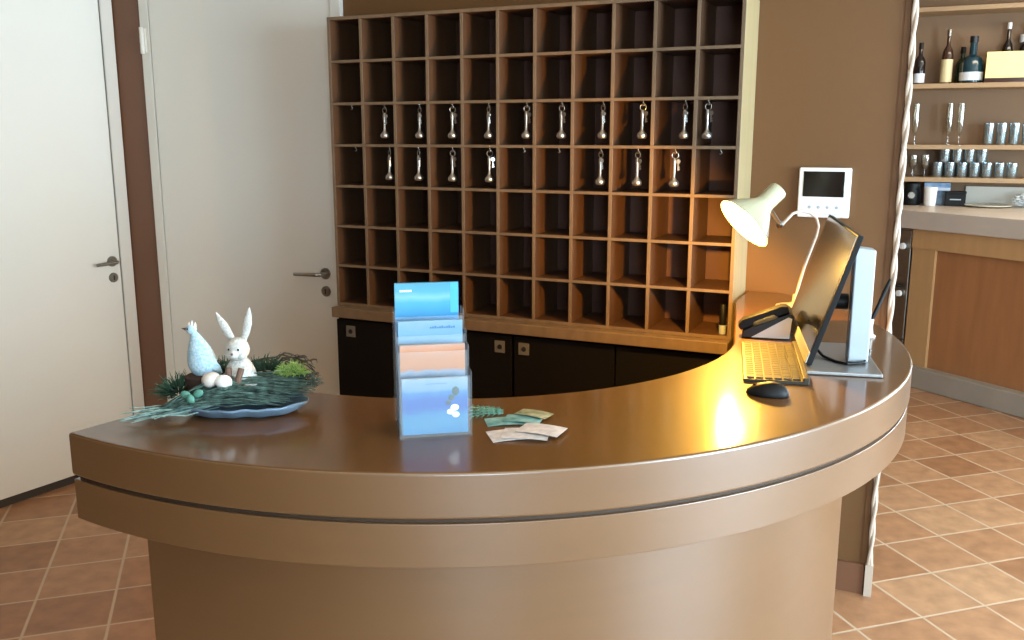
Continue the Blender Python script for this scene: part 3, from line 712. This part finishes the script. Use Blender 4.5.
# ------------------------------------------------------------------ bar in the next room
BO = Vector((2.696, 5.959, 0)); BRZ = math.atan2(-.877, .48)      # local x along the front, local y into the bar
ba = thing('bar_counter', 'bar with brown wood front and grey-beige top in the next room', 'bar counter', BO, BRZ)
def barc(x, y): return BO + Matrix.Rotation(BRZ, 3, 'Z') @ Vector((x, y, 0))
inv = Matrix.Rotation(-BRZ, 3, 'Z')
wl = lambda s: inv @ (W(s, -3.955) - BO)
a_, b_2 = wl(1.95), wl(4.2)
MB().prism([(-.62, -.02), (2.4, -.02), (b_2.x, b_2.y), (a_.x, a_.y)], 1.052, 1.172).build('bar_top', 'bar_top', ba, bevel=.006)
MB().box(-.12, 2.35, .012, .10, .925, 1.051).build('apron', 'bar_pale', ba)
MB().box(-.12, .05, .022, .10, .14, .925).build('end_panel', 'bar_pale', ba)
MB().box(.05, 2.35, .045, .10, .14, .925).build('front_panel', 'orange_wood', ba)
kx = MB(); 
pk = [(-.12 + 2.47*i/24, -.03 + .05*((i/24 - .35)**2)*1.2) for i in range(25)]
kx.prism(pk + [(2.35, .09), (-.12, .09)], 0, .14).build('plinth', 'kick', ba, bevel=.008)
# under-counter steel fridge at the bar's end
fg = thing('bar_fridge', 'grey steel under-counter fridge at the bar end by the rope trim', 'fridge', barc(-.61, .02), BRZ)
MB().box(0, .48, .02, .5, .0, 1.045).build('body', 'steel', fg, bevel=.004)
MB().box(.005, .475, 0, .019, .30, 1.035).build('fridge_door', 'steel', fg, bevel=.004)
MB().box(.005, .475, 0, .019, .04, .29).build('drawer', 'steel', fg, bevel=.004)
MB().lathe([(0, .03), (.02, .028), (.022, .01), (.010, 0)], (.425, 0, .93), 16, (0, -1, 0)).build('knob', 'whitep', fg)
MB().tube([(.425, 0, .66), (.425, -.04, .66), (.35, -.045, .66), (.31, -.04, .66)], .009, 8).build('handle', 'black_steel', fg)
MB().lathe([(0, .03), (.02, .028), (.022, .01), (.010, 0)], (.425, 0, .61), 16, (0, -1, 0)).build('knob', 'whitep', fg)
# shelves on the bar wall ; local frame at P0
P0s, P0n = (Vector((2.9, 6.75, 0)) - H2).dot(AR), (Vector((2.9, 6.75, 0)) - H2).dot(NN)
def K(s, d, z): return W(P0s + s, P0n + d, z)
for z, th, lab in ((2.5, .03, 'topmost tan wall shelf of the bar, cut by the frame'), (2.0, .032, 'tan wall shelf carrying the bottles'), (1.59, .030, 'tan wall shelf carrying flutes and tall tumblers'), (1.368, .030, 'lowest tan wall shelf with the double row of tumblers')):
    o = MB().box(-.9, 2.3, -.28, -.006, z - th, z).build('wall_shelf', 'shelf', loc=K(0, 0, 0), rotz=WROT, bevel=.002, smooth=True); tag(o, lab, 'shelf', 'tan shelves on the bar wall')
struct(MB().box(.36, 2.3, -.02, -.006, 1.173, 1.30).build('trim_4', mat('pale backsplash', 'C9C2B2', .3), loc=K(0, 0, 0), rotz=WROT, smooth=False), 'pale backsplash strip behind the bar top', 'backsplash')
# bottles
def bottle(s, d, z, prof, m, lab, label_band=None, capm='blackp', seg=20, neck=None):
    t = thing('bottle', lab, 'bottle', K(s, d, z), WROT, 'bottles on the bar shelf')
    MB().lathe(prof, seg=seg).build('glass_body', m, t)
    h = prof[-1][1]; r = prof[-2][0]
    MB().lathe([(0, h + .012), (r*1.15, h + .012), (r*1.2, h), (r*1.2, h - .03), (r*1.02, h - .031)], seg=seg).build('cap', capm, t)
    if label_band:
        r_, z0, z1, lm = label_band; MB().lathe([(r_, z0), (r_ + .001, z0), (r_ + .001, z1), (r_, z1)], seg=seg).build('paper_label', lm, t)
    return t
M['b_dark'] = mat('dark bottle glass', '161012', .12, spec=.7); M['b_brown'] = mat('brown bottle glass', '3A2014', .12, spec=.7)
M['b_teal'] = mat('teal bottle glass', '0C3440', .12, spec=.8); M['b_green'] = mat('dark green bottle glass', '16301E', .12, spec=.8)
M['lab_w'] = mat('white paper label', 'D9DDE2', .6); M['lab_c'] = mat('cream paper label', 'D9C89A', .6); M['lab_y'] = mat('pale green paper label', 'AEBB8C', .6)
def wine(r, h): return [(0, 0), (r*.95, 0), (r, .006), (r, h*.55), (r*.85, h*.64), (r*.36, h*.74), (r*.34, h*.98), (0, h)]
bottle(-.005, .14, 2.0, wine(.036, .27), 'b_dark', 'dark bottle with white label at the shelf end by the rope trim', (.036, .012, .075, 'lab_w'))
bottle(.166, .14, 2.0, wine(.036, .35), 'b_brown', 'tall brown bottle with long cream label', (.036, .012, .165, 'lab_c'), 'steel')
bottle(.262, .05, 2.0, wine(.040, .24), 'b_green', 'dark green bottle half hidden left of the teal bottle', None)
bottle(.322, .15, 2.0, [(0, 0), (.058, 0), (.072, .01), (.072, .13), (.056, .17), (.024, .19), (.022, .29), (0, .30)], 'b_teal', 'squat teal bottle with pale label beside the yellow carton', (.072, .02, .075, 'lab_w'), 'black_steel')
bottle(.532, .046, 2.0, wine(.034, .39), 'b_dark', 'bottle with pale neck standing behind the yellow carton', None, 'whitep')
bottle(.640, .047, 2.0, wine(.040, .38), 'b_dark', 'dark bottle at the right edge behind the yellow carton', (.0405, .27, .32, 'lab_w'))
cx_ = thing('carton', 'pale yellow open carton on a dark tray beside the teal bottle', 'carton', K(.545, .165, 2.0), WROT)
M['yel'] = mat('pale yellow card', 'F0DE96', .6, var=.04, scale=20)
MB().box(-.145, .165, -.075, .075, 0, .030).build('tray', 'b_brown', cx_, bevel=.003)
bb = MB().box(-.14, .16, -.07, -.064, .031, .20).box(-.14, .16, .064, .07, .031, .20).box(-.14, -.134, -.064, .064, .031, .20).box(.154, .16, -.064, .064, .031, .20).box(-.134, .154, -.064, .064, .031, .036)
bb.build('carton_body', 'yel', cx_)
# flutes
def glass_thing(name, cat, prof, m, s, d, z, lab, grp, proto=[None]):
    t = thing(name, lab, cat, K(s, d, z), WROT, grp); MB().lathe(prof, seg=18).build('bowl', m, t); return t
fl = [(0, .004), (.030, .002), (.030, 0), (.003, .006), (.003, .060), (.008, .066), (.020, .100), (.024, .17), (.022, .28), (.0208, .28), (.0225, .17), (.019, .102), (.006, .070), (0, .069)]
f0 = glass_thing('champagne_flute', 'glass', fl, 'glass_clear', .213, .16, 1.59, 'tall clear flute, left one of the pair on the middle shelf', 'flutes on the bar shelf')
dup(f0, K(.283, .16, 1.59), 0, 'tall clear flute, right one of the pair on the middle shelf')
dup(f0, K(.000, .16, 1.59), 0, 'clear flute at the shelf end by the rope trim')
tb = [(0, 0), (.028, 0), (.031, .004), (.035, .145), (.0335, .145), (.0295, .010), (0, .009)]
t0 = glass_thing('tall_tumbler', 'glass', tb, 'glass', .465, .15, 1.59, 'tall tumbler on the middle shelf, leftmost of the four', 'tall tumblers on the middle bar shelf')
for k, lab in ((1, 'tall tumbler on the middle shelf, second of the four from left'), (2, 'tall tumbler on the middle shelf, third of the four from left'), (3, 'tall tumbler on the middle shelf, at the right picture edge')):
    dup(t0, K(.465 + k*.0775, .15, 1.59), 0, lab)
sb = [(0, 0), (.030, 0), (.033, .004), (.036, .100), (.0345, .100), (.031, .010), (0, .009)]
l0 = None
for k in range(7):
    lab = 'short tumbler on the lowest shelf, %s from left in the bottom row' % ordn[k+1]
    p = K(.165 + k*.0775, .14, 1.368)
    if l0 is None: l0 = glass_thing('short_tumbler', 'glass', sb, 'glass', .165, .14, 1.368, lab, 'short tumblers on the lowest bar shelf')
    else: dup(l0, p, 0, lab)
for k in range(4):
    dup(l0, K(.205 + k*.0775, .14, 1.4685), 0, 'short tumbler stacked in the upper row, %s from left' % ordn[k+1])
gb = [(0, .004), (.030, .002), (.030, 0), (.004, .006), (.004, .045), (.020, .060), (.030, .085), (.028, .150), (.027, .150), (.0285, .086), (.018, .063), (0, .05)]
g0 = glass_thing('goblet', 'glass', gb, 'glass_clear', .005, .14, 1.368, 'clear goblet on the lowest shelf nearest the rope trim', 'goblets on the lowest bar shelf')
dup(g0, K(.083, .14, 1.368), 0, 'clear goblet between the first goblet and the tumblers')
# things on the bar top
ZB = 1.173
cg = thing('coffee_grinder', 'dark rounded coffee grinder on the bar top by the rope trim', 'coffee grinder', K(.015, .22, ZB), WROT)
MB().lathe([(0, 0), (.055, 0), (.060, .01), (.060, .09), (.050, .12), (.052, .15), (.030, .160), (0, .162)], seg=24).build('grinder_body', 'blackp', cg)
MB().lathe([(0, .012), (.022, .012), (.026, 0)], (0, -.058, .07), 18, (0, -1, 0)).build('dial', 'silver', cg)
jr = MB().lathe([(0, 0), (.034, 0), (.038, .006), (.044, .125), (.046, .130), (.043, .130), (.036, .010), (0, .010)], seg=24).build('paper_cup', 'whitep', loc=K(.135, .27, ZB)); tag(jr, 'white cup on the bar top between grinder and black box', 'cup')
bx = thing('carton', 'blue carton on the bar top behind the white cup', 'carton', K(.175, .10, ZB), WROT)
M['bluec'] = mat('blue card', '5E86B4', .5, c2='A9C2DA', scale=14)
MB().box(-.085, .085, -.045, .045, 0, .155).build('carton_body', 'bluec', bx, bevel=.002)
MB().box(-.085, .085, -.0465, -.0455, .10, .12).build('printed_stripe', 'lab_w', bx)
bk = thing('storage_box', 'small black box with grey print on the bar top', 'box', K(.295, .20, ZB), WROT)
MB().box(-.065, .065, -.05, .05, 0, .085).build('box_body', 'blackp', bk, bevel=.004)
MB().box(-.067, .067, -.052, .052, .085, .100).build('lid', 'blackp', bk, bevel=.003)
MB().box(-.035, .035, -.0515, -.0505, .042, .050).build('printed_line', 'greyp', bk, smooth=False)
ty = MB().lathe([(0, 0), (.10, 0), (.15, .012), (.152, .016), (.148, .016), (.10, .005), (0, .005)], seg=36).build('serving_plate', mat('pale cream plate', 'E6E0CC', .3), loc=K(.50, .22, ZB)); tag(ty, 'pale round plate on the bar top right of the black box', 'plate')
def crmp(p):
    return p * (1 + .16*math.sin(p.x*9 + p.z*7)*math.cos(p.y*8) + .08*math.sin(p.z*19 + p.x*13))
wr = MB().ball((0, 0, .058), (.10, .07, .045), 36, 22, fn=crmp).build('plastic_bag', glass('clear wrap', 'E2E8EA', .15, .5), loc=K(.745, .22, ZB)); tag(wr, 'crumpled clear plastic bag on the bar top at the right edge', 'bag')
